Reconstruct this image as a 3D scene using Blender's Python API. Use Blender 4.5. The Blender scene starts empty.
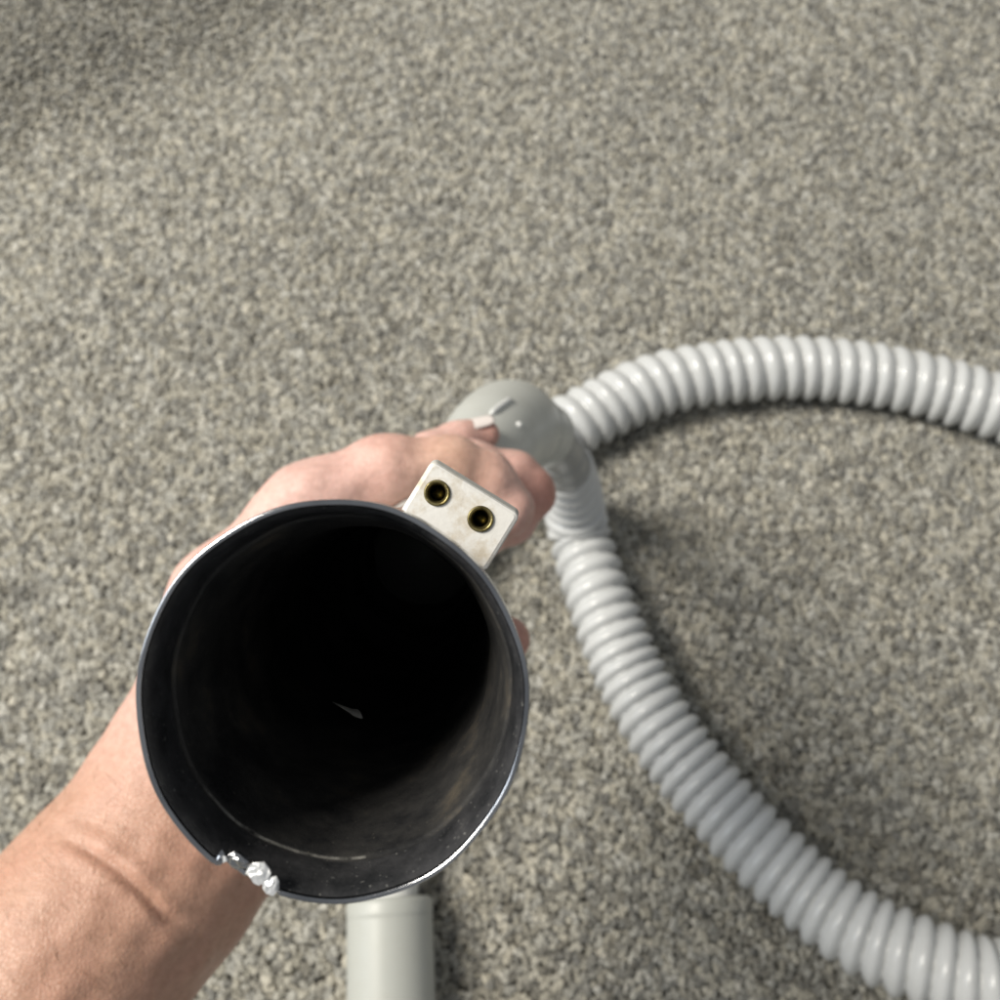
import bpy, bmesh, math, random
import numpy as np
from mathutils import Vector, Matrix

random.seed(4); RNG = np.random.default_rng(7)
S = bpy.context.scene
COL = S.collection

# ------------------------------------------------------------------ camera
TILT = math.radians(22.0)
CAM_H = 0.572
cam_d = bpy.data.cameras.new('camera'); cam = bpy.data.objects.new('camera', cam_d)
COL.objects.link(cam); S.camera = cam
cam.location = (0, 0, CAM_H); cam.rotation_euler = (TILT, 0, 0)
cam_d.sensor_width = 36; cam_d.lens = 36
cam_d.clip_start = 0.005; cam_d.clip_end = 50
cam_d.dof.use_dof = True; cam_d.dof.focus_distance = 0.125
cam_d.dof.aperture_fstop = 39

# ------------------------------------------------------------------ light
w = bpy.data.worlds.new('World'); S.world = w; w.use_nodes = True
bg = w.node_tree.nodes['Background']
bg.inputs[0].default_value = (0.93, 0.97, 1.0, 1); bg.inputs[1].default_value = 0.27

def area(name, loc, target, size, power, col):
    l = bpy.data.lights.new(name, 'AREA'); l.shape = 'RECTANGLE'
    l.size, l.size_y = size; l.energy = power; l.color = col
    o = bpy.data.objects.new(name, l); COL.objects.link(o)
    o.location = loc
    o.rotation_euler = (Vector(target) - Vector(loc)).to_track_quat('-Z', 'Y').to_euler()
    return o
area('ceiling_lamp', (-1.45, 0.50, 2.0), (0.0, 0.2, 0), (0.85, 0.85), 74, (1.0, 0.945, 0.845))
area('window_light', (-2.3, 0.25, 1.25), (0.0, 0.2, 0.1), (1.0, 1.0), 16, (0.86, 0.93, 1.0))

S.view_settings.view_transform = 'Standard'; S.view_settings.look = 'None'
S.view_settings.exposure = 0; S.view_settings.gamma = 1
S.render.resolution_x = S.render.resolution_y = 1024

# ------------------------------------------------------------------ pixel helpers
CT, ST = math.cos(TILT), math.sin(TILT)
MC = np.array([[1, 0, 0], [0, CT, ST], [0, ST, -CT]])     # columns: right, up, forward
C0 = np.array([0, 0, CAM_H])
def cam2world(p):                                          # p: (...,3) right/up/depth
    return np.asarray(p) @ MC.T + C0
def K(px, py, z):                                          # pixel + depth -> camera coords
    return np.array([(px - 500) / 1000 * z, (500 - py) / 1000 * z, z])
def P(px, py, z):
    return cam2world(K(px, py, z))
def F(px, py, h=0.0):                                      # pixel -> point at height h over the carpet
    d = MC @ np.array([(px - 500) / 1000, (500 - py) / 1000, 1.0])
    t = (h - CAM_H) / d[2]
    return C0 + d * t

# ------------------------------------------------------------------ object helpers
def tag(o, label=None, cat=None, group=None, kind=None):
    if label: o['label'] = label
    if cat: o['category'] = cat
    if group: o['group'] = group
    if kind: o['kind'] = kind
    return o
def mesh_obj(name, verts, faces, mats, parent=None, smooth=True, fmat=None):
    me = bpy.data.meshes.new(name)
    me.from_pydata([tuple(map(float, v)) for v in verts], [], faces)
    for m in (mats if isinstance(mats, (list, tuple)) else [mats]): me.materials.append(m)
    if smooth: me.polygons.foreach_set('use_smooth', [True] * len(me.polygons))
    if fmat is not None: me.polygons.foreach_set('material_index', fmat)
    me.update()
    o = bpy.data.objects.new(name, me); COL.objects.link(o)
    if parent: o.parent = parent
    return o
def empty(name, loc):
    o = bpy.data.objects.new(name, None); COL.objects.link(o); o.location = tuple(loc)
    o.empty_display_size = 0.02
    return o
def attach(o, parent):
    o.parent = parent
    o.matrix_parent_inverse = Matrix.Translation(parent.location).inverted()
    return o

# ------------------------------------------------------------------ materials
class NT:
    def __init__(s, name):
        s.m = bpy.data.materials.new(name); s.m.use_nodes = True
        s.t = s.m.node_tree; s.b = s.t.nodes['Principled BSDF']
    def n(s, typ, **kw):
        nd = s.t.nodes.new(typ)
        for k, v in kw.items():
            if k in nd.inputs: nd.inputs[k].default_value = v
            else: setattr(nd, k, v)
        return nd
    def l(s, a, b): s.t.links.new(a, b)
    def noise(s, scale, detail=3, rough=0.55, coord='Object', stretch=None):
        tc = s.n('ShaderNodeTexCoord'); nz = s.n('ShaderNodeTexNoise')
        nz.inputs['Scale'].default_value = scale; nz.inputs['Detail'].default_value = detail
        nz.inputs['Roughness'].default_value = rough
        if stretch:
            mp = s.n('ShaderNodeMapping'); mp.inputs['Scale'].default_value = stretch
            s.l(tc.outputs[coord], mp.inputs[0]); s.l(mp.outputs[0], nz.inputs['Vector'])
        else: s.l(tc.outputs[coord], nz.inputs['Vector'])
        return nz.outputs['Fac']
    def ramp(s, fac, stops):
        r = s.n('ShaderNodeValToRGB'); e = r.color_ramp.elements
        while len(e) < len(stops): e.new(0.5)
        for el, (p, c) in zip(e, stops):
            el.position = p; el.color = (*c, 1) if len(c) == 3 else c
        s.l(fac, r.inputs[0]); return r.outputs[0]
    def mix(s, fac, a, b, mode='MIX'):
        m = s.n('ShaderNodeMix', data_type='RGBA', blend_type=mode)
        for sock, v in ((m.inputs[0], fac), (m.inputs[6], a), (m.inputs[7], b)):
            if hasattr(v, 'is_output'): s.l(v, sock)
            elif isinstance(v, (int, float)): sock.default_value = v
            else: sock.default_value = (*v, 1)
        return m.outputs[2]
    def bump(s, h, strength, dist, normal=None):
        b = s.n('ShaderNodeBump'); b.inputs['Strength'].default_value = strength
        b.inputs['Distance'].default_value = dist; s.l(h, b.inputs['Height'])
        if normal is not None: s.l(normal, b.inputs['Normal'])
        return b.outputs[0]
    def set(s, **kw):
        for k, v in kw.items():
            sock = s.b.inputs[k.replace('_', ' ')]
            if hasattr(v, 'is_output'): s.l(v, sock)
            elif isinstance(v, tuple) and len(v) == 3 and sock.type == 'RGBA': sock.default_value = (*v, 1)
            else: sock.default_value = v
        return s.m

def mat_pile():
    q = NT('carpet_pile')
    a = q.n('ShaderNodeVertexColor'); a.layer_name = 'tuft'
    f = q.noise(900, 2)
    c = q.mix(0.5, a.outputs[0], q.ramp(f, [(0.3, (0.55, 0.55, 0.55)), (0.7, (1.25, 1.25, 1.25))]), 'MULTIPLY')
    return q.set(Base_Color=c, Roughness=0.95, Specular_IOR_Level=0.12, Sheen_Weight=0.15, Sheen_Roughness=0.5)
def mat_backing():
    q = NT('carpet_backing')
    f = q.noise(260, 4, 0.7)
    c = q.ramp(f, [(0.3, (0.22, 0.21, 0.19)), (0.5, (0.38, 0.37, 0.32)), (0.72, (0.55, 0.53, 0.47))])
    return q.set(Base_Color=c, Roughness=0.95, Specular_IOR_Level=0.1, Normal=q.bump(f, 0.8, 0.006))
def mat_chrome():
    q = NT('chrome')
    f = q.noise(700, 4, 0.7); g = q.noise(90, 3)
    return q.set(Base_Color=q.ramp(g, [(0.35, (0.30, 0.305, 0.325)), (0.65, (0.52, 0.525, 0.545))]), Metallic=1.0,
                 Roughness=q.ramp(f, [(0.3, (0.08,)*3), (0.7, (0.22,)*3)]), Normal=q.bump(g, 0.04, 0.0006))
def mat_torn():
    q = NT('torn_metal'); f = q.noise(1400, 3)
    return q.set(Base_Color=(0.95, 0.96, 0.97), Metallic=0.6, Roughness=0.28, Normal=q.bump(f, 0.25, 0.0003))
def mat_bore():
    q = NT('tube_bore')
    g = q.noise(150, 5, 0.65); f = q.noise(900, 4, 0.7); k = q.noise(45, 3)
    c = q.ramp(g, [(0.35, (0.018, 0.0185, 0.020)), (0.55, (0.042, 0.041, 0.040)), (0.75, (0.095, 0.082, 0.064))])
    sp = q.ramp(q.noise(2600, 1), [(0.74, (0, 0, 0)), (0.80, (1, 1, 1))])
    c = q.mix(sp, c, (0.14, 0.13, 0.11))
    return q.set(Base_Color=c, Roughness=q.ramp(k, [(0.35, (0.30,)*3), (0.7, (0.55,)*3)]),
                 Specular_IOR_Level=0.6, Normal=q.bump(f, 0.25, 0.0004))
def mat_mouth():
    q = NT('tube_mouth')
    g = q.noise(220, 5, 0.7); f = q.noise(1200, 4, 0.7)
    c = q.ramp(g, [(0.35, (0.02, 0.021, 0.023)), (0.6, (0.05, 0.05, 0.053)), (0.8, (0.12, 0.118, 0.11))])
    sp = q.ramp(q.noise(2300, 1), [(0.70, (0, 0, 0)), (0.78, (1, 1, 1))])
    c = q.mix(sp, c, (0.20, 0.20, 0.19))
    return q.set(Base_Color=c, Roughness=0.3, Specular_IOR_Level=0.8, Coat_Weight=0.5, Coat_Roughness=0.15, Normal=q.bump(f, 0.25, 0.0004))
def plastic(name, col, rough, dirt=0.12, bump=0.1, dirtcol=(0.30, 0.27, 0.2), scale=120):
    q = NT(name); g = q.noise(scale, 5, 0.65); f = q.noise(1500, 3)
    d = q.ramp(g, [(0.5, (0, 0, 0)), (0.85, (dirt*3,)*3)])
    return q.set(Base_Color=q.mix(d, col, dirtcol), Roughness=q.ramp(q.noise(60, 3), [(0.3, (rough*0.85,)*3), (0.7, (rough*1.2,)*3)]),
                 Normal=q.bump(f, bump, 0.0002))
def mat_skin():
    q = NT('skin')
    a = q.n('ShaderNodeVertexColor'); a.layer_name = 'tone'
    g = q.noise(55, 4, 0.6); h = q.noise(420, 3, 0.6)
    c = q.mix(q.ramp(g, [(0.35, (0, 0, 0)), (0.7, (0.22,)*3)]), a.outputs[0], (0.60, 0.28, 0.21))
    c = q.mix(0.5, c, q.ramp(h, [(0.3, (0.72, 0.66, 0.62)), (0.65, (1.1, 1.1, 1.1))]), 'MULTIPLY')
    tc = q.n('ShaderNodeTexCoord'); vo = q.n('ShaderNodeTexVoronoi', feature='DISTANCE_TO_EDGE'); vo.inputs['Scale'].default_value = 900
    q.l(tc.outputs['Object'], vo.inputs['Vector'])
    ve = q.ramp(vo.outputs['Distance'], [(0.0, (0, 0, 0)), (0.18, (1, 1, 1))])
    n1 = q.bump(ve, 0.30, 0.00035)
    n2 = q.bump(q.noise(260, 5, 0.7, stretch=(1, 2.2, 1)), 0.30, 0.0010, n1)
    m = q.set(Base_Color=c, Roughness=0.40, Specular_IOR_Level=0.5, Subsurface_Weight=0.14, Subsurface_Scale=0.003, Normal=n2)
    q.b.inputs['Subsurface Radius'].default_value = (1.0, 0.35, 0.2)
    return m

M = dict(pile=mat_pile(), backing=mat_backing(), chrome=mat_chrome(), torn=mat_torn(), bore=mat_bore(), mouth=mat_mouth(),
         hose=plastic('hose_vinyl', (0.575, 0.585, 0.585), 0.2, 0.05, 0.05),
         handle=plastic('handle_grey', (0.52, 0.53, 0.50), 0.36, 0.06, 0.08),
         cuff=plastic('cuff_grey', (0.34, 0.345, 0.34), 0.4, 0.06, 0.08),  # cuff's shade is put into this darker grey
         pipe=plastic('pipe_plastic', (0.46, 0.472, 0.44), 0.38, 0.05, 0.05),
         neck=plastic('neck_plastic', (0.74, 0.75, 0.74), 0.22, 0.04, 0.04),
         block=plastic('socket_plastic', (0.78, 0.765, 0.73), 0.5, 0.36, 0.25, (0.42, 0.31, 0.15), 230),
         boot=plastic('boot_plastic', (0.47, 0.46, 0.43), 0.5, 0.15, 0.3),
         skin=mat_skin())
q = NT('brass'); f = q.noise(900, 4, 0.7)
M['brass'] = q.set(Base_Color=q.ramp(f, [(0.35, (0.14, 0.11, 0.04)), (0.7, (0.40, 0.34, 0.16))]), Metallic=0.85, Roughness=0.38, Normal=q.bump(f, 0.3, 0.0003))
q = NT('corroded_metal'); f = q.noise(900, 4, 0.7)
M['corroded'] = q.set(Base_Color=q.ramp(f, [(0.35, (0.03, 0.025, 0.006)), (0.7, (0.22, 0.18, 0.06))]), Metallic=0.85, Roughness=0.32)
q = NT('nail'); M['nail'] = q.set(Base_Color=(0.86, 0.78, 0.74), Roughness=0.22, Specular_IOR_Level=0.6)
q = NT('pale_step_arc'); f = q.noise(260, 4, 0.7)
M['step_arc'] = q.set(Base_Color=q.ramp(f, [(0.42, (0.02, 0.02, 0.02)), (0.66, (0.22, 0.215, 0.2))]), Roughness=0.35, Normal=q.bump(f, 0.3, 0.0004))  # paler mottled arc on the lower left of the inner step
q = NT('bore_glint'); M['bore_glint'] = q.set(Base_Color=(0.95, 0.93, 0.86), Roughness=0.4)

# ------------------------------------------------------------------ generic sweep
def catmull(pts, n):
    pts = np.asarray(pts, float)
    p = np.vstack([2*pts[0]-pts[1], pts, 2*pts[-1]-pts[-2]])
    # centripetal-ish parameterisation by resampling a dense uniform spline
    out = []
    for i in range(1, len(p)-2):
        t = np.linspace(0, 1, 40, endpoint=False)[:, None]
        a, b, c, d = p[i-1], p[i], p[i+1], p[i+2]
        out.append(0.5*((2*b)+(-a+c)*t+(2*a-5*b+4*c-d)*t**2+(-a+3*b-3*c+d)*t**3))
    q = np.vstack(out+[pts[-1][None]])
    L = np.r_[0, np.cumsum(np.linalg.norm(np.diff(q[:, :3], axis=0), axis=1))]
    s = np.linspace(0, L[-1], n)
    return np.stack([np.interp(s, L, q[:, k]) for k in range(q.shape[1])], 1), s
def frames(path):
    T = np.gradient(path, axis=0); T /= np.linalg.norm(T, axis=1)[:, None]
    N = np.zeros_like(T)
    v = np.cross(T[0], [0, 0, 1.0]);
    if np.linalg.norm(v) < 1e-3: v = np.cross(T[0], [1.0, 0, 0])
    N[0] = v/np.linalg.norm(v)
    for i in range(1, len(T)):
        n = N[i-1]-T[i]*np.dot(N[i-1], T[i]); N[i] = n/np.linalg.norm(n)
    return T, N, np.cross(T, N)
def sweep(path, rad, seg, cap=True):
    """rad: (n,) or (n,seg)"""
    T, N, B = frames(path); n = len(path)
    th = np.linspace(0, 2*math.pi, seg, endpoint=False)
    R = np.broadcast_to(np.asarray(rad)[:, None], (n, seg)) if np.ndim(rad) == 1 else rad
    V = path[:, None, :]+R[..., None]*(np.cos(th)[None, :, None]*N[:, None, :]+np.sin(th)[None, :, None]*B[:, None, :])
    V = V.reshape(-1, 3)
    fs = []
    for i in range(n-1):
        for j in range(seg):
            k = (j+1) % seg
            fs.append((i*seg+j, i*seg+k, (i+1)*seg+k, (i+1)*seg+j))
    if cap:
        fs.append(tuple(range(seg))[::-1]); fs.append(tuple((n-1)*seg+j for j in range(seg)))
    return V, fs

# ------------------------------------------------------------------ carpet (setting)
g = 60
xs = np.linspace(-2.0, 2.0, g); ys = np.linspace(-1.6, 2.4, g)
V = [(x, y, 0.0) for y in ys for x in xs]
Fc = [(j*g+i, j*g+i+1, (j+1)*g+i+1, (j+1)*g+i) for j in range(g-1) for i in range(g-1)]
carpet = mesh_obj('carpet', V, Fc, M['backing'])
tag(carpet, 'speckled beige and grey carpet floor', 'carpet', kind='structure')

PILE_H = 0.0075
def build_pile():
    x0, x1, y0, y1 = -0.56, 0.60, -0.13, 0.80
    sp = 0.0021
    gx = np.arange(x0, x1, sp); gy = np.arange(y0, y1, sp)
    X, Y = np.meshgrid(gx, gy); n = X.size
    X = X.ravel()+RNG.uniform(-0.45, 0.45, n)*sp; Y = Y.ravel()+RNG.uniform(-0.45, 0.45, n)*sp
    # keep the part that the view and a step to the side can see
    k = (np.abs(X) < 0.36+0.28*(Y-y0)); X, Y = X[k], Y[k]; n = X.size
    # yarn tufts: jittered cells, every strand belongs to the nearest one
    cs = 0.0042
    ci = np.floor((X-x0)/cs).astype(int); cj = np.floor((Y-y0)/cs).astype(int)
    ni, nj = ci.max()+4, cj.max()+4
    jx = RNG.uniform(0.05, 0.95, (ni, nj)); jy = RNG.uniform(0.05, 0.95, (ni, nj))
    val = RNG.random((ni, nj)); hue = RNG.random((ni, nj)); hgt = RNG.random((ni, nj))
    best = np.full(n, 9.0); bi = np.zeros(n, int); bj = np.zeros(n, int); bx = np.zeros(n); by = np.zeros(n)
    for di in (-1, 0, 1):
        for dj in (-1, 0, 1):
            a, b = ci+di+1, cj+dj+1
            cx = x0+(ci+di+jx[a, b])*cs; cy = y0+(cj+dj+jy[a, b])*cs
            d = (cx-X)**2+(cy-Y)**2; m = d < best
            best[m] = d[m]; bi[m] = a[m]; bj[m] = b[m]; bx[m] = cx[m]; by[m] = cy[m]
    v = val[bi, bj]*0.80+RNG.random(n)*0.20
    # soft patches of pile height / lean: the nap laid by walking and vacuuming
    def patch(s, seed):
        r = np.random.default_rng(seed); o = np.zeros(n)
        for _ in range(9):
            a = r.uniform(0, 6.28); kx, ky = math.cos(a)*s*r.uniform(.6, 1.5), math.sin(a)*s*r.uniform(.6, 1.5)
            o += np.sin(kx*X+ky*Y+r.uniform(0, 6.28))
        return o/4
    p1, p2, p3 = patch(30, 1), patch(30, 2), patch(70, 3)
    ramp_p = np.array([0, .18, .40, .62, .85, 1.0])
    pal = np.array([[.145, .140, .123], [.215, .207, .182], [.30, .288, .251], [.38, .365, .315], [.465, .446, .388], [.57, .545, .478]])
    col = np.stack([np.interp(v, ramp_p, pal[:, c]) for c in range(3)], 1)
    hh = hue[bi, bj][:, None]
    col = col*(1-0.04*(hh-0.5)*np.array([-1, 0, 2.2]))
    h = PILE_H*(0.80+0.20*hgt[bi, bj]+0.10*RNG.random(n)+0.06*p3)
    # darkness of the upper-left band is put into pile shape: shorter, thinner, leaning tufts
    qa, qb = F(0, 175), F(345, 0)
    nl = np.array([-(qb-qa)[1], (qb-qa)[0]]); nl /= np.linalg.norm(nl)
    band = 1/(1+np.exp(-(((X-qa[0])*nl[0]+(Y-qa[1])*nl[1])/0.026)))
    h = h*(1-0.25*band)
    lx = (bx-X)*0.55+RNG.normal(0, 0.0011, n)+0.0009*p1
    ly = (by-Y)*0.55+RNG.normal(0, 0.0011, n)+0.0009*p2*(1-band)+0.0022*(1-band)-0.0050*band
    r = sp*RNG.uniform(0.90, 1.25, n)*(1-0.42*band)
    ang = RNG.uniform(0, 6.28, n)
    vs = np.zeros((n, 7, 3), np.float32)
    for t in range(3):
        a = ang+t*2.0944
        vs[:, t, 0] = X+r*np.cos(a)*0.9; vs[:, t, 1] = Y+r*np.sin(a)*0.9; vs[:, t, 2] = 0
        vs[:, 3+t, 0] = X+lx*0.5+r*np.cos(a+0.5)*1.12; vs[:, 3+t, 1] = Y+ly*0.5+r*np.sin(a+0.5)*1.12
        vs[:, 3+t, 2] = h*0.90
    vs[:, 6, 0] = X+lx; vs[:, 6, 1] = Y+ly; vs[:, 6, 2] = h
    tri = np.array([[0, 1, 4], [0, 4, 3], [1, 2, 5], [1, 5, 4], [2, 0, 3], [2, 3, 5], [3, 4, 6], [4, 5, 6], [5, 3, 6]])
    idx = (tri[None]+(np.arange(n)*7)[:, None, None]).reshape(-1).astype(np.int32)
    me = bpy.data.meshes.new('carpet_pile')
    me.vertices.add(n*7); me.vertices.foreach_set('co', vs.reshape(-1))
    nf = n*9
    me.loops.add(nf*3); me.loops.foreach_set('vertex_index', idx)
    me.polygons.add(nf); me.polygons.foreach_set('loop_start', np.arange(0, nf*3, 3, dtype=np.int32))
    me.polygons.foreach_set('use_smooth', np.ones(nf, bool))
    ca = me.color_attributes.new('tuft', 'FLOAT_COLOR', 'POINT')
    c4 = np.ones((n, 7, 4), np.float32); c4[:, :, :3] = col[:, None, :]
    ca.data.foreach_set('color', c4.reshape(-1))
    me.materials.append(M['pile']); me.update(calc_edges=True); me.validate()
    o = bpy.data.objects.new('carpet_pile', me); COL.objects.link(o)
    tag(o, 'short cut pile of speckled beige and grey carpet yarn', 'carpet pile', kind='stuff')
build_pile()

# ------------------------------------------------------------------ chrome wand held in the hand
VPX, VPY = 470, 480
RIM_Z = 0.0925
RC = K(333, 703, RIM_Z)
AX = np.array([(VPX-500)/1000, (500-VPY)/1000, 1.0]); AX /= np.linalg.norm(AX)
E1 = np.array([1.0, 0, 0]); E1 -= AX*np.dot(E1, AX); E1 /= np.linalg.norm(E1)
E2 = np.cross(AX, E1); E2 = E2 if E2[1] > 0 else -E2
def wandC(th, r, s):                                        # the mouth is knocked slightly out of round
    k = math.exp(-s/0.03)
    return RC+AX*s+r*((1+0.010*k)*math.cos(th)*E1+(1+0.048*k)*math.sin(th)*E2)
def wandP(th, r, s): return cam2world(wandC(th, r, s))
def axis_px_at(z):                                         # camera coords of the wand axis at depth z
    return RC+AX*((z-RIM_Z)/AX[2])
RO = 0.0180
WAND_LEN = 0.190
wand = empty('vacuum_wand', cam2world(RC+AX*WAND_LEN))
tag(wand, 'dark chrome vacuum wand tube with chipped rim, gripped in the hand', 'vacuum wand')

SEG = 320
chipA, chipB = math.radians(232.5), math.radians(253.5)
rj = random.Random(11); jag = [rj.uniform(-1, 1) for _ in range(60)]
def chip(th):
    th = th % (2*math.pi)
    if th < chipA or th > chipB: return 0.0
    u = (th-chipA)/(chipB-chipA)
    e = min(1, u/0.10)*min(1, (1-u)/0.16)
    k = u*14; i = int(k); f = k-i
    n = jag[i]*(1-f)+jag[i+1]*f
    return max(0, e*(0.8+0.28*n))
def warp(th, r, s):
    c = chip(th)
    wob = 0.00006*math.sin(5*th+1)+0.00005*math.sin(11*th)
    return r+wob-0.0004*c*math.exp(-s/0.002), s+0.0013*c*math.exp(-s/0.004)
def lathe(prof):
    V = []; Fs = []; n = len(prof)
    for i, (r, s) in enumerate(prof):
        for j in range(SEG):
            th = 2*math.pi*j/SEG
            V.append(wandP(th, *warp(th, r, s)))
    for i in range(n-1):
        for j in range(SEG):
            k = (j+1) % SEG
            Fs.append((i*SEG+j, i*SEG+k, (i+1)*SEG+k, (i+1)*SEG+j))
    return V, Fs
mm = 0.001
lip = []                                                   # rounded lip, outside to inside
for k in range(13):
    a = math.pi*k/12
    lip.append((RO-0.27*mm+0.27*mm*math.cos(a), 0.27*mm-0.27*mm*math.sin(a)))
prof_rim = [(RO, 2.0*mm), (RO, 1.2*mm)]+lip+[(RO-0.56*mm, 0.45*mm)]
V, Fs = lathe(prof_rim)
rim = attach(mesh_obj('rim', V, Fs, M['chrome']), wand)
rim['label'] = 'bright rounded chrome lip with a chip broken out of it'
prof_out = [(RO-0.01*mm, 1.9*mm), (RO+0.02*mm, 5*mm), (RO-0.1*mm, 7.5*mm), (RO-0.6*mm, 9*mm), (16.4*mm, 11*mm),
            (16.2*mm, 13*mm), (16.0*mm, 50*mm), (15.0*mm, 80*mm), (14.7*mm, 140*mm), (14.7*mm, WAND_LEN)]
V1, F1 = lathe(prof_out)
prof_in = [(RO-0.55*mm, 0.42*mm), (RO-0.90*mm, 1.1*mm), (RO-1.15*mm, 2.6*mm), (RO-1.30*mm, 4*mm), (RO-1.36*mm, 6.4*mm), (RO-1.42*mm, 6.8*mm), (RO-1.60*mm, 7.0*mm), (RO-1.66*mm, 7.3*mm),
           (RO-1.72*mm, 8.4*mm), (15.6*mm, 16*mm), (15.0*mm, 22*mm), (14.6*mm, 50*mm), (13.9*mm, 80*mm), (13.8*mm, 120*mm), (13.8*mm, WAND_LEN)]
V2, F2 = lathe(prof_in)
o = mesh_obj('tube', V1, F1, M['chrome']); attach(o, wand)
o = mesh_obj('bore', V2, [f[::-1] for f in F2], [M['bore'], M['mouth'], M['step_arc']], fmat=[2 if f[0]//SEG == 5 and 214 < (f[0] % SEG)*360/SEG < 277 else 1 if f[0]//SEG < 4 else 0 for f in F2]); attach(o, wand)
o['label'] = 'dark grimy inside wall of the tube'

# torn bright metal at the chip
def nugget(px, py, z, rx, ry, seed, rot=0.0):
    bm = bmesh.new(); bmesh.ops.create_icosphere(bm, subdivisions=2, radius=1.0)
    rr = random.Random(seed)
    for v in bm.verts:
        v.co *= 1+rr.uniform(-0.26, 0.2)
    c = K(px, py, z)
    cr, sr = math.cos(rot), math.sin(rot)
    for v in bm.verts:
        x, y, zz = v.co
        x, y = x*rx, y*ry
        p = c+np.array([x*cr-y*sr, x*sr+y*cr, zz*0.0006])
        v.co = Vector(cam2world(p))
    me = bpy.data.meshes.new('torn_metal'); bm.to_mesh(me); bm.free(); me.materials.append(M['torn'])
    o = bpy.data.objects.new('torn_metal', me); COL.objects.link(o)
    o.parent = rim
    return o
def flap(outline, z, seed, mat, dome=0.00015):
    rr = random.Random(seed); n = len(outline)
    pts = [(180+x/8.333, 820+y/8.333) for x, y in outline]
    cx, cy = sum(p[0] for p in pts)/n, sum(p[1] for p in pts)/n
    V = []; Fs = []
    for f, dz in ((1.0, 0.0003), (1.0, 0.0), (0.62, -dome*0.6), (0.28, -dome)):
        for (x, y) in pts:
            V.append(P(cx+(x-cx)*f+rr.uniform(-1.3, 1.3), cy+(y-cy)*f+rr.uniform(-1.3, 1.3), z+dz+rr.uniform(-1, 1)*0.00010))
    for k in range(3):
        for j in range(n): Fs.append((k*n+j, k*n+(j+1) % n, (k+1)*n+(j+1) % n, (k+1)*n+j))
    Fs.append(tuple(3*n+j for j in range(n))); Fs.append(tuple(range(n))[::-1])
    o = mesh_obj('torn_metal', V, Fs, mat, smooth=False); o.parent = rim
flap([(552, 440), (575, 392), (612, 360), (655, 345), (700, 358), (738, 395), (757, 448), (735, 492), (700, 530), (655, 548), (612, 520), (585, 480)], 0.0922, 1, M['torn'])
flap([(690, 535), (722, 495), (745, 470), (795, 462), (828, 505), (818, 560), (800, 605), (768, 632), (722, 606), (690, 575)], 0.0923, 2, M['torn'])
flap([(360, 298), (398, 306), (392, 340), (366, 350)], 0.0922, 3, M['torn'])
flap([(262, 345), (300, 290), (345, 245), (372, 290), (362, 340), (330, 372), (285, 375)], 0.0926, 4, M['chrome'])
flap([(395, 300), (440, 268), (505, 262), (570, 300), (610, 350), (560, 400), (500, 408), (430, 380)], 0.0934, 5, M['chrome'], 0.0006)

# pale sliver added on the inner wall, standing in for a bright reflection
def bore_hit(px, py, r=0.015):
    d = K(px, py, 1.0); q0 = -RC
    dp = d-AX*np.dot(d, AX); qp = q0-AX*np.dot(q0, AX)
    a, b, c = dp@dp, 2*dp@qp, qp@qp-r*r
    t = (-b+math.sqrt(b*b-4*a*c))/(2*a)
    p = d*t; s = (p-RC)@AX
    n = -(p-RC-AX*s); n /= np.linalg.norm(n)
    return p, s, n
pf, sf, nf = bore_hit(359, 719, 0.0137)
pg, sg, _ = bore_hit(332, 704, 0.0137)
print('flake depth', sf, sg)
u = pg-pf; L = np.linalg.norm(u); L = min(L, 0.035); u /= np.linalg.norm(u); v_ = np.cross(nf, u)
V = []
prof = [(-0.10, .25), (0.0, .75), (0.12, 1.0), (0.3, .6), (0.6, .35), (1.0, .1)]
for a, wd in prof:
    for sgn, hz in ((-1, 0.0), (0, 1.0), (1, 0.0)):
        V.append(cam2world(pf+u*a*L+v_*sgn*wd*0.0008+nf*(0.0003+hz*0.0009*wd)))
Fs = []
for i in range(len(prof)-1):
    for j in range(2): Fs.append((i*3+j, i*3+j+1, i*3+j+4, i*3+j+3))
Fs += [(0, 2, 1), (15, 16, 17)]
o = mesh_obj('glint_sliver', V, Fs, M['bore_glint'])
tag(o, 'tiny pale sliver added as a glint deep inside the dark tube', 'glint')

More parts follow.
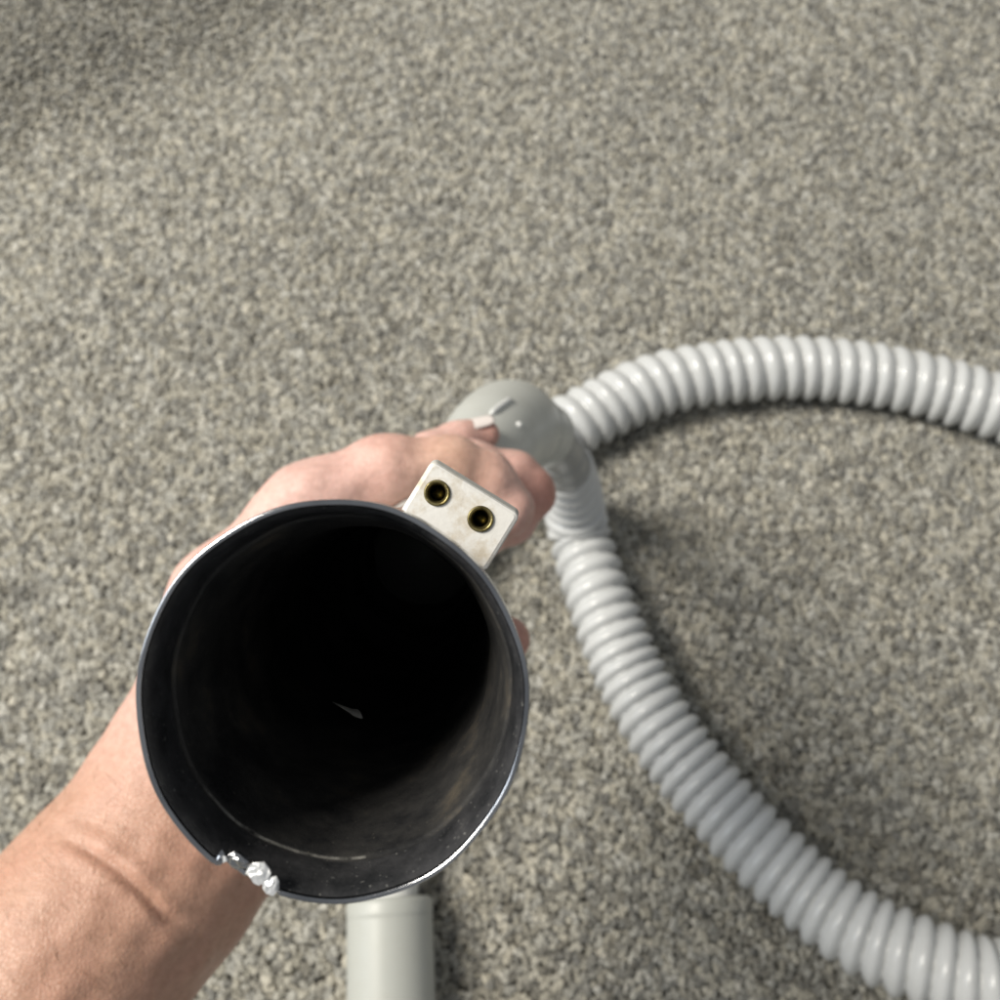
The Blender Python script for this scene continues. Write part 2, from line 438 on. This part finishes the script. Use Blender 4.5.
# ------------------------------------------------------------------ electrical socket block on the wand
BZ = 0.117
fc = [K(432, 460, BZ), K(521, 515, BZ)]
ux = fc[1]-fc[0]; BW = np.linalg.norm(ux); ux /= BW
uy = np.cross(AX, ux); uy = uy if uy[1] > 0 else -uy       # outwards, away from the wand axis
ux = np.cross(uy, AX); ux = ux if ux[0] > 0 else -ux
topmid = (fc[0]+fc[1])/2
BH = 0.0080; BD = 0.012
hole_px = [(437, 493), (480.5, 519)]
def B(a, b, c): return topmid+ux*a+uy*b+AX*c               # block coords: along, outwards(-down), back
def block_mesh(hw, top, bot, d0, d1, holes=True, bev=0.0005):
    bm = bmesh.new()
    # outline with rounded corners, front face with two round holes made as a fan of quads
    vs = {}
    def ring(pts): return [bm.verts.new(p) for p in pts]
    def outline(inset, dep, n=6, rad=0.0008):
        pts = []
        x0, x1, y0, y1 = -hw+inset, hw-inset, bot+inset, top-inset
        r = max(rad-inset, 0.0003)
        for cx, cy, a0 in ((x1-r, y1-r, 0), (x0+r, y1-r, 90), (x0+r, y0+r, 180), (x1-r, y0+r, 270)):
            for k in range(n):
                a = math.radians(a0+90*k/(n-1)); pts.append((cx+r*math.cos(a), cy+r*math.sin(a), dep))
        return pts
    levels = [outline(bev, d0), outline(bev*0.3, d0+bev*0.3), outline(0, d0+bev), outline(0, (d0+d1)/2), outline(0, d1)]
    rings = [ring(l) for l in levels]
    n = len(rings[0])
    for i in range(len(rings)-1):
        for j in range(n): bm.faces.new((rings[i][j], rings[i][(j+1) % n], rings[i+1][(j+1) % n], rings[i+1][j]))
    bm.faces.new(rings[-1])
    edges = [bm.edges.get((rings[0][j], rings[0][(j+1) % n])) for j in range(n)]
    hl = []
    if holes:
        for (hx, hy, hr) in holes:
            hv = [bm.verts.new((hx+hr*math.cos(a), hy+hr*math.sin(a), d0)) for a in np.linspace(0, 2*math.pi, 32, endpoint=False)]
            for j in range(32): edges.append(bm.edges.new((hv[j], hv[(j+1) % 32])))
            hl.append(hv)
        bmesh.ops.triangle_fill(bm, edges=edges, use_beauty=True)
        for hv in hl:                                       # chamfer + wall of the hole
            c = sum((v.co for v in hv), Vector())/32
            r2 = [bm.verts.new((v.co.x, v.co.y, d0+0.009)) for v in hv]
            for j in range(32): bm.faces.new((hv[j], hv[(j+1) % 32], r2[(j+1) % 32], r2[j]))
    else:
        bm.faces.new(rings[0])
    bmesh.ops.recalc_face_normals(bm, faces=bm.faces)
    for v in bm.verts: v.co = Vector(cam2world(B(*v.co)))
    bmesh.ops.recalc_face_normals(bm, faces=bm.faces)
    me = bpy.data.meshes.new('socket_block'); bm.to_mesh(me); bm.free()
    return me
def to_block(px, py):
    d = K(px, py, 1.0); t = (topmid@AX)/(d@AX); p = d*t-topmid
    return p@ux, p@uy
HR = 0.00156
holes = [(*to_block(*h), HR) for h in hole_px]
me = block_mesh(BW/2, 0.0, -BH, 0.0, BD, holes); me.materials.append(M['block'])
blk = bpy.data.objects.new('socket_block', me); COL.objects.link(blk); attach(blk, wand)
blk['label'] = 'off-white plastic block with two round electrical contact holes'
for hx, hy, hr in holes:                                    # brass sleeve in each hole
    V = []; Fs = []; n = 40
    pr = [(hr*0.99, 0.0010), (hr*0.97, -0.00022), (hr*0.88, -0.00030), (hr*0.74, -0.0001), (hr*0.66, 0.0005), (hr*0.50, 0.0034), (hr*0.48, 0.0080)]
    for r, d in pr:
        for j in range(n):
            a = 2*math.pi*j/n; V.append(cam2world(B(hx+r*math.cos(a), hy+r*math.sin(a), d)))
    for i in range(len(pr)-1):
        for j in range(n): Fs.append((i*n+j, i*n+(j+1) % n, (i+1)*n+(j+1) % n, (i+1)*n+j))
    s_ = mesh_obj('contact_sleeve', V, Fs, M['brass']); s_.parent = blk
    # corroded pin bottom
    V = []; Fs = []
    pr = [(hr*0.55, 0.0022), (hr*0.36, 0.0015), (hr*0.16, 0.0012), (0.00001, 0.0011)]
    for r, d in pr:
        for j in range(n):
            a = 2*math.pi*j/n; V.append(cam2world(B(hx+0.0002+r*math.cos(a), hy+r*math.sin(a), d)))
    for i in range(len(pr)-1):
        for j in range(n): Fs.append((i*n+j, i*n+(j+1) % n, (i+1)*n+(j+1) % n, (i+1)*n+j))
    s_ = mesh_obj('contact_pin', V, Fs, M['corroded']); s_.parent = blk
# boot behind the block
me = block_mesh(BW/2+0.0004, 0.0004, -BH, 0.0094, BD+0.02, None, 0.0012); me.name = 'socket_boot'; me.materials.append(M['boot'])
bt = bpy.data.objects.new('socket_boot', me); COL.objects.link(bt); attach(bt, wand)

# ------------------------------------------------------------------ hose with its handle
hose = empty('vacuum_hose', F(600, 600, 0.0))
tag(hose, 'pale grey ribbed vacuum hose looping over carpet from its grey handle', 'vacuum hose')
a0 = axis_px_at(0.276); a1 = axis_px_at(0.292)
hp = [(*cam2world(a0), 0.0150), (*cam2world(a1), 0.0154), (*P(436, 535, .315), 0.0160), (*P(456, 500, .350), 0.0172), (*P(478, 466, .383), 0.0185),
      (*P(494, 440, .408), 0.0202), (*P(511, 429, .432), 0.0214), (*P(526, 430, .450), 0.0172), (*P(536, 433, .460), 0.0152), (*P(545, 436, .468), 0.0142)]
pt, s = catmull(hp, 90)
pt[-9:, 3] += 0.0010
V, Fs = sweep(pt[:, :3], pt[:, 3], 56)
o = attach(mesh_obj('handle_grip', V, Fs, M['handle']), hose); o['label'] = 'smooth grey curved plastic handle'
def on_handle(px, py):                                      # first handle surface point along a pixel's ray
    d = MC @ K(px, py, 1.0)
    best = None
    for z in np.linspace(.3, .56, 1400):
        p = C0+d*z
        dd = np.linalg.norm(pt[:, :3]-p, axis=1)-pt[:, 3]
        if dd.min() < 0: best = p; break
    return best
# moulded ridge and small pin on the handle
up_ = -0.0009*MC[:, 2]
A, Bp = on_handle(491, 414), on_handle(511, 399)
if A is not None and Bp is not None:
    mid = on_handle(501, 406)
    pth, _ = catmull([A+up_, mid+up_, Bp+up_], 16)
    V, Fs = sweep(pth, np.interp(np.linspace(0, 1, 16), [0, .1, .9, 1], [.0006, .0013, .0013, .0005]), 12)
    r_ = attach(mesh_obj('moulded_ridge', V, Fs, M['neck']), hose)
G = on_handle(519, 425)
if G is not None:
    bm = bmesh.new(); bmesh.ops.create_uvsphere(bm, u_segments=16, v_segments=10, radius=0.0014, matrix=Matrix.Translation(Vector(G)))
    me = bpy.data.meshes.new('pin'); bm.to_mesh(me); bm.free(); me.materials.append(M['neck'])
    for p in me.polygons: p.use_smooth = True
    pn = bpy.data.objects.new('pin', me); COL.objects.link(pn); attach(pn, hose)
# cuff between handle and hose
cp = [(*P(545, 437, .466), 0.0098), (*P(556, 444, .484), 0.0102), (*P(561, 453, .502), 0.0110), (*P(566, 468, .529), 0.0124)]
pt2, s = catmull(cp, 40)
rr = pt2[:, 3].copy(); tt = np.linspace(0, 1, 40)
rr += 0.0014*np.clip(1-np.abs(tt-0.62)/0.05, 0, 1)+0.0012*(tt > 0.86)
V, Fs = sweep(pt2[:, :3], rr, 48)
o = attach(mesh_obj('hose_cuff', V, Fs, M['cuff']), hose)

HR0 = 0.0205
hpts = [P(566, 466, .526), P(571, 488, .557), P(575, 510, .577), F(580, 537, .021), F(599, 598, .0235), F(627, 668, .0235), F(660, 728, .024), F(700, 782, .026), F(745, 833, .029),
        F(800, 886, .034), F(858, 930, .042), F(925, 962, .052), F(1000, 985, .06), F(1100, 985, .062), F(1190, 935, .055), F(1250, 840, .045),
        F(1275, 720, .035), F(1250, 600, .028), F(1185, 505, .025), F(1100, 446, .024), F(1000, 408, .023), F(920, 384, .0225), F(850, 372, .0225), F(780, 368, .0225),
        F(692, 377, .0225), F(640, 391, .0225), F(597, 412, .0225), F(560, 432, .0225), F(505, 466, .0225), F(452, 540, .0225), F(415, 640, .0225),
        F(400, 740, .0225), F(400, 800, .0225), F(400, 838, .0225)]
rough_, s = catmull(hpts, 3000)
Ltot = s[-1]
# pitch varies gently along the hose (more stretched on the far side of the loop)
iy = np.argmin(np.linalg.norm(rough_-F(780, 368, .0225), axis=1)); s_top = s[iy]
pitch = np.interp(s, [0, .06, .15, s_top], [.0130, .0118, .0088, .0118])
turns = np.r_[0, np.cumsum(np.diff(s)/pitch[1:])]
NR = int(turns[-1]*11)
path, ss = catmull(hpts, NR)
ph = np.interp(ss, s, turns)+0.05*np.sin(ss*83)+0.035*np.sin(ss*141+2)
seg = 44
th = np.linspace(0, 1, seg, endpoint=False)
tt = (ph[:, None]-th[None, :]) % 1.0
dome = np.abs(np.sin(math.pi*tt**1.35))**0.5
R = np.interp(ss, [0, .03, .06, .16], [.0146, .0170, .0182, HR0])[:, None]-0.0054*(1-dome)
R = R*(1+0.006*np.sin(ss*37)+0.006*np.sin(ss*91+1))[:, None]
V, Fs = sweep(path, R, seg)
o = attach(mesh_obj('corrugated_hose', V, Fs, M['hose']), hose); o['label'] = 'pale grey ribbed flexible tube'

# ------------------------------------------------------------------ pipe on the carpet at the hose end
p_a, p_b = F(389.5, 897, .0235), F(396, 1300, .0235)
pipe = empty('plastic_pipe', (*F(391, 940, 0)[:2], 0)); tag(pipe, 'smooth pale plastic pipe end lying on carpet under the wand', 'pipe')
dv = (p_b-p_a)/np.linalg.norm(p_b-p_a)
def straight(name, prof, mat):
    path = np.array([p_a+dv*t for t, r in prof]); rad = np.array([r for t, r in prof])
    V, Fs = sweep(path, rad, 64, cap=False)
    return attach(mesh_obj(name, V, Fs, mat), pipe)
straight('pipe_body', [(0.006, .0120), (0.0012, .0150), (0, .0180), (0.0003, .0200), (0.0012, .0212), (0.0026, .0218), (0.0075, .0219), (0.0085, .0219), (0.0088, .0217), (0.0095, .0217), (0.02, .0217),
          (0.08, .0218), (0.16, .0218)], M['pipe'])
straight('pipe_neck', [(-0.05, .0152), (-0.012, .0152), (-0.004, .0150), (-0.001, .0146), (0.004, .0144), (0.02, .0144)], M['neck'])

# ------------------------------------------------------------------ the hand (one continuous mesh from a distance field)
def rc(p, a, b, ra, rb):                                    # tapered capsule
    ba = b-a; t = np.clip(((p-a)@ba)/(ba@ba), 0, 1)
    return np.linalg.norm(p-a-t[:, None]*ba, axis=1)-(ra+(rb-ra)*t)
def smin(a, b, k):
    h = np.clip(0.5+0.5*(b-a)/k, 0, 1)
    return b+(a-b)*h-k*h*(1-h)
def hand_field(p):
    D = None
    def chain(pts, k, D, kj=0.004):
        d = None
        for (A, ra), (Bq, rb) in zip(pts[:-1], pts[1:]):
            e = rc(p, K(*A), K(*Bq), ra, rb)
            d = e if d is None else smin(d, e, kj)
        return d if D is None else smin(D, d, k)
    def pr(px, py, z, r): return ((px, py, z), r)
    # forearm: two bones side by side make it oval
    D = chain([pr(-62, 1072, .244, .0235), pr(70, 944, .266, .0222), pr(136, 864, .276, .0205), pr(190, 782, .284, .0195)], .02, D, .012)
    D = chain([pr(-18, 1096, .244, .0235), pr(82, 962, .262, .0214), pr(150, 898, .272, .0202), pr(226, 832, .282, .0195)], .024, D, .012)
    D = chain([pr(-48, 1080, .252, .0245), pr(132, 872, .282, .0215), pr(200, 800, .290, .022)], .016, D, .012)
    # palm: metacarpals from the wrist to the knuckles
    D = chain([pr(185, 760, .284, .0190), pr(220, 595, .292, .0124), pr(308, 507, .301, .0118), pr(385, 473, .306, .0110)], .018, D, .010)
    D = chain([pr(205, 770, .292, .0185), pr(255, 610, .312, .0130), pr(335, 522, .324, .0118), pr(400, 478, .328, .0108)], .014, D, .010)
    D = chain([pr(220, 780, .300, .0170), pr(275, 625, .334, .0125), pr(345, 540, .346, .0112), pr(404, 484, .349, .0100)], .014, D, .010)
    D = chain([pr(230, 790, .302, .0165), pr(285, 650, .350, .0125), pr(345, 560, .364, .0108), pr(398, 505, .367, .0092)], .014, D, .010)
    # thumb, on the viewer's side under the wand
    thumb = chain([pr(225, 700, .282, .0190), pr(300, 668, .272, .0150), pr(365, 668, .268, .0108), pr(440, 668, .274, .0094), pr(478, 655, .280, .0085), pr(507, 640, .285, .0068)], .01, None, .006)
    D = smin(D, thumb, .012)
    # fingers
    ring = chain([pr(404, 484, .349, .0100), pr(430, 456, .352, .0078), pr(457, 442, .357, .0062), pr(484, 434, .362, .0056)], .01, None, .005)
    little = chain([pr(398, 505, .367, .0092), pr(436, 478, .374, .0072), pr(466, 490, .385, .0066), pr(470, 520, .388, .0056)], .01, None, .005)
    middle = chain([pr(400, 478, .328, .0108), pr(470, 467, .332, .0086), pr(514, 477, .336, .0082), pr(530, 493, .338, .0079), pr(512, 520, .342, .0070), pr(478, 540, .348, .0066), pr(452, 552, .348, .006)], .01, None, .004)
    index = chain([pr(388, 473, .306, .0110), pr(450, 466, .309, .0090), pr(486, 480, .313, .0084), pr(506, 509, .316, .0082), pr(482, 530, .326, .0072), pr(450, 548, .330, .0068), pr(420, 566, .330, .0060)], .01, None, .004)
    fing = smin(ring, little, .0010)
    fing = smin(fing, middle, .0010)
    fing = smin(fing, index, .0010)
    D = smin(D, fing, .0045)
    return D
def seg_dist2(px, py, poly):
    best = np.full(px.shape, 1e9)
    for (ax, ay), (bx, by) in zip(poly[:-1], poly[1:]):
        vx, vy = bx-ax, by-ay; t = np.clip(((px-ax)*vx+(py-ay)*vy)/(vx*vx+vy*vy), 0, 1)
        best = np.minimum(best, np.hypot(px-ax-t*vx, py-ay-t*vy))
    return best
def build_hand():
    h = 0.00125
    lo = np.array([-0.152, -0.180, 0.216]); hi = np.array([0.022, 0.040, 0.405])
    dim = np.ceil((hi-lo)/h).astype(int)
    # coarse pass picks the cells near the surface, fine pass evaluates only those
    gx, gy, gz = [lo[a]+h*np.arange(dim[a]) for a in range(3)]
    c = 6
    cg = np.stack(np.meshgrid(gx[::c], gy[::c], gz[::c], indexing='ij'), -1)
    cd = hand_field(cg.reshape(-1, 3)).reshape(cg.shape[:3])
    up = np.repeat(np.repeat(np.repeat(cd, c, 0), c, 1), c, 2)[:dim[0], :dim[1], :dim[2]].copy()
    near = np.abs(up) < 0.0195
    ii = np.argwhere(near)
    up[near] = hand_field(lo+ii*h)
    v = up
    # surface nets
    s = v < 0
    cells = np.zeros(np.array(v.shape)-1, int); acc = np.zeros((*cells.shape, 3)); cnt = np.zeros(cells.shape)
    n0, n1, n2 = cells.shape
    corner = [(a, b, d) for a in (0, 1) for b in (0, 1) for d in (0, 1)]
    def sl(o): return v[o[0]:o[0]+n0, o[1]:o[1]+n1, o[2]:o[2]+n2]
    for a in corner:
        for ax in range(3):
            if a[ax] == 1: continue
            b = list(a); b[ax] = 1
            va, vb = sl(a), sl(b); cr = (va < 0) != (vb < 0)
            with np.errstate(divide='ignore', invalid='ignore'): t = np.where(cr, va/(va-vb), 0)
            for k in range(3):
                acc[..., k] += np.where(cr, a[k]+(t if k == ax else 0), 0)
            cnt += cr
    act = cnt > 0
    vid = np.full(cells.shape, -1); vid[act] = np.arange(act.sum())
    pos = lo+h*(np.argwhere(act)+acc[act]/cnt[act][:, None])
    quads = []
    for ax in range(3):
        A = [slice(None)]*3; Bs = [slice(None)]*3
        A[ax] = slice(0, -1); Bs[ax] = slice(1, None)
        sa, sb = s[tuple(A)], s[tuple(Bs)]
        e = np.argwhere(sa != sb)
        o1, o2 = [k for k in range(3) if k != ax]
        ok = (e[:, o1] > 0) & (e[:, o2] > 0) & (e[:, o1] < cells.shape[o1]) & (e[:, o2] < cells.shape[o2]); e = e[ok]
        def g(d1, d2):
            q = e.copy(); q[:, o1] -= d1; q[:, o2] -= d2
            return vid[q[:, 0], q[:, 1], q[:, 2]]
        Q = np.stack([g(0, 0), g(1, 0), g(1, 1), g(0, 1)], 1)
        flip = sa[tuple(e.T)] ^ (ax == 1)
        Q[flip] = Q[flip][:, ::-1]
        quads.append(Q)
    Q = np.vstack(quads); Q = Q[(Q >= 0).all(1)]
    # project onto the true surface, then sculpt creases
    def nrm(p):
        e = 0.0004; g = np.zeros_like(p)
        for k in range(3):
            d = np.zeros(3); d[k] = e; g[:, k] = hand_field(p+d)-hand_field(p-d)
        return g/np.maximum(np.linalg.norm(g, axis=1), 1e-9)[:, None]
    n = nrm(pos); pos = pos-n*hand_field(pos)[:, None]
    n = nrm(pos)
    px = 500+pos[:, 0]/pos[:, 2]*1000; py = 500-pos[:, 1]/pos[:, 2]*1000
    front = np.clip(-n[:, 2]*2+0.4, 0, 1)
    creases = [([(58, 834), (90, 851), (115, 867), (143, 892), (166, 917), (200, 934)], 4.2, .0012),
               ([(118, 800), (150, 815), (190, 852), (222, 880)], 4.0, .0002),
               ([(499, 460), (509, 474), (514, 490)], 2.5, .0004), ([(488, 470), (498, 486)], 2.5, .0003),
               ([(396, 444), (404, 460), (404, 480)], 3.0, .0004), ([(410, 442), (416, 458)], 3.0, .0003),
               ]
    dep = np.zeros(len(pos))
    for poly, wd, am in creases:
        d = seg_dist2(px, py, poly); ends = np.minimum(np.hypot(px-poly[0][0], py-poly[0][1]), np.hypot(px-poly[-1][0], py-poly[-1][1]))
        dep -= am*np.exp(-(d/wd)**2)*np.clip(ends/40, 0.15, 1)
        dep += 0.45*am*np.exp(-((d-wd*3.2)/(wd*1.8))**2)*np.clip(ends/40, 0, 1)
    # soft irregularity: tendons, knuckle wrinkles
    rr = np.random.default_rng(3)
    for _ in range(14):
        kv = rr.normal(0, 190, 3); dep += 0.00011*np.sin(pos@kv+rr.uniform(0, 6.28))
    pos = pos+n*(dep*front)[:, None]
    me = bpy.data.meshes.new('person')
    me.from_pydata(cam2world(pos).tolist(), [], Q.tolist())
    me.polygons.foreach_set('use_smooth', [True]*len(me.polygons))
    # skin tone: pinker hand, tanner forearm, redder fingertips
    tan = np.array([.55, .325, .235]); pink = np.array([.76, .50, .44]); red = np.array([.50, .20, .15])
    t = np.clip((py-640)/160, 0, 1)[:, None]
    colr = pink*(1-t)+tan*t
    def near(c, r): return np.exp(-(np.linalg.norm(pos-K(*c), axis=1)/r)**2)[:, None]
    for c, r, a in (((548, 492, .336), .012, .8), ((497, 432, .362), .009, .6), ((520, 535, .316), .010, .4), ((515, 640, .285), .012, .8), ((388, 445, .306), .012, .3)):
        wgt = a*near(c, r); colr = colr*(1-wgt)+red*wgt
    wgt = 0.5*near((455, 455, .30), .016); colr = colr*(1-wgt)+np.array([.62, .39, .24])*wgt
    ca = me.color_attributes.new('tone', 'FLOAT_COLOR', 'POINT')
    ca.data.foreach_set('color', np.concatenate([colr, np.ones((len(colr), 1))], 1).astype(np.float32).reshape(-1))
    me.materials.append(M['skin']); me.update(); me.validate()
    bm = bmesh.new(); bm.from_mesh(me); bmesh.ops.recalc_face_normals(bm, faces=bm.faces); bm.to_mesh(me); bm.free()
    o = bpy.data.objects.new('person', me); COL.objects.link(o)
    HAIR['p'], HAIR['n'] = pos[(py > 770) & (n[:, 2] < 0.1)], n[(py > 770) & (n[:, 2] < 0.1)]
    tag(o, 'bare left forearm and hand with fingers closed round the tube and handle', 'person')
    sm = o.modifiers.new('subdivide', 'SUBSURF'); sm.levels = 1; sm.render_levels = 1
    return o
HAIR = {}
person = build_hand()
def arm_hair():
    rr = np.random.default_rng(21); p, n = HAIR['p'], HAIR['n']
    ids = rr.choice(len(p), 420, replace=False); V = []; Fs = []
    down = K(-60, 1090, .26)-K(200, 800, .285); down /= np.linalg.norm(down)
    for i in ids:
        t = -down*0.25+rr.normal(0, .45, 3)+np.cross(n[i], down)*0.9; t -= n[i]*(t@n[i]); t /= np.linalg.norm(t)
        L = rr.uniform(.0025, .0065); sd = np.cross(t, n[i]); b = len(V)
        for k, f in enumerate((0, .5, 1.0)):
            c = p[i]+t*L*f+n[i]*(L*0.35*f*(1-0.55*f)-0.0001); w_ = .000055*(1-0.8*f)
            V += [cam2world(c+sd*w_), cam2world(c-sd*w_), cam2world(c+n[i]*w_*1.6)]
        for k in range(2):
            for a, c in ((0, 1), (1, 2), (2, 0)): Fs.append((b+k*3+a, b+k*3+c, b+k*3+3+c, b+k*3+3+a))
    q = NT('arm_hair'); m = q.set(Base_Color=(0.42, 0.27, 0.17), Roughness=0.35)
    o = mesh_obj('arm_hair', V, Fs, m); o.parent = person; o['kind'] = 'stuff'
arm_hair()

def nail(center, along, normal, ln, wd, rc_):
    along = along/np.linalg.norm(along); normal = normal-along*np.dot(normal, along); normal /= np.linalg.norm(normal)
    side = np.cross(along, normal); V = []; Fs = []; nu, nv = 14, 12
    for lay in (0, 1):
        for i in range(nu):
            u = -1+2*i/(nu-1)
            half = wd*0.5*math.sqrt(max(0.05, 1-0.55*abs(u)**3)) if u < 0 else wd*0.5*math.sqrt(max(0.12, 1-0.75*u**4))
            for j in range(nv):
                a = (-1+2*j/(nv-1))*half/rc_
                p = center+along*u*ln/2+side*rc_*math.sin(a)+normal*(rc_*(math.cos(a)-1)-0.00022*lay-0.0003*u*u)
                V.append(cam2world(p))
    for i in range(nu-1):
        for j in range(nv-1):
            a = i*nv+j; Fs.append((a, a+1, a+nv+1, a+nv)); b = a+nu*nv; Fs.append((b, b+nv, b+nv+1, b+1))
    N = nu*nv
    for i in range(nu-1):
        for j in (0, nv-1):
            a = i*nv+j; Fs.append((a, a+nv, a+nv+N, a+N))
    for i in (0, nu-1):
        for j in range(nv-1):
            a = i*nv+j; Fs.append((a, a+1, a+1+N, a+N))
    o = mesh_obj('fingernail', V, Fs, M['nail']); o.parent = person
    return o
nn = np.array([-0.12, 1.0, -0.40]); nn /= np.linalg.norm(nn)
nail(K(474, 437.5, .3602)+nn*0.0070, K(487, 433, .362)-K(458, 440, .357), nn, .0160, .0110, .0068)
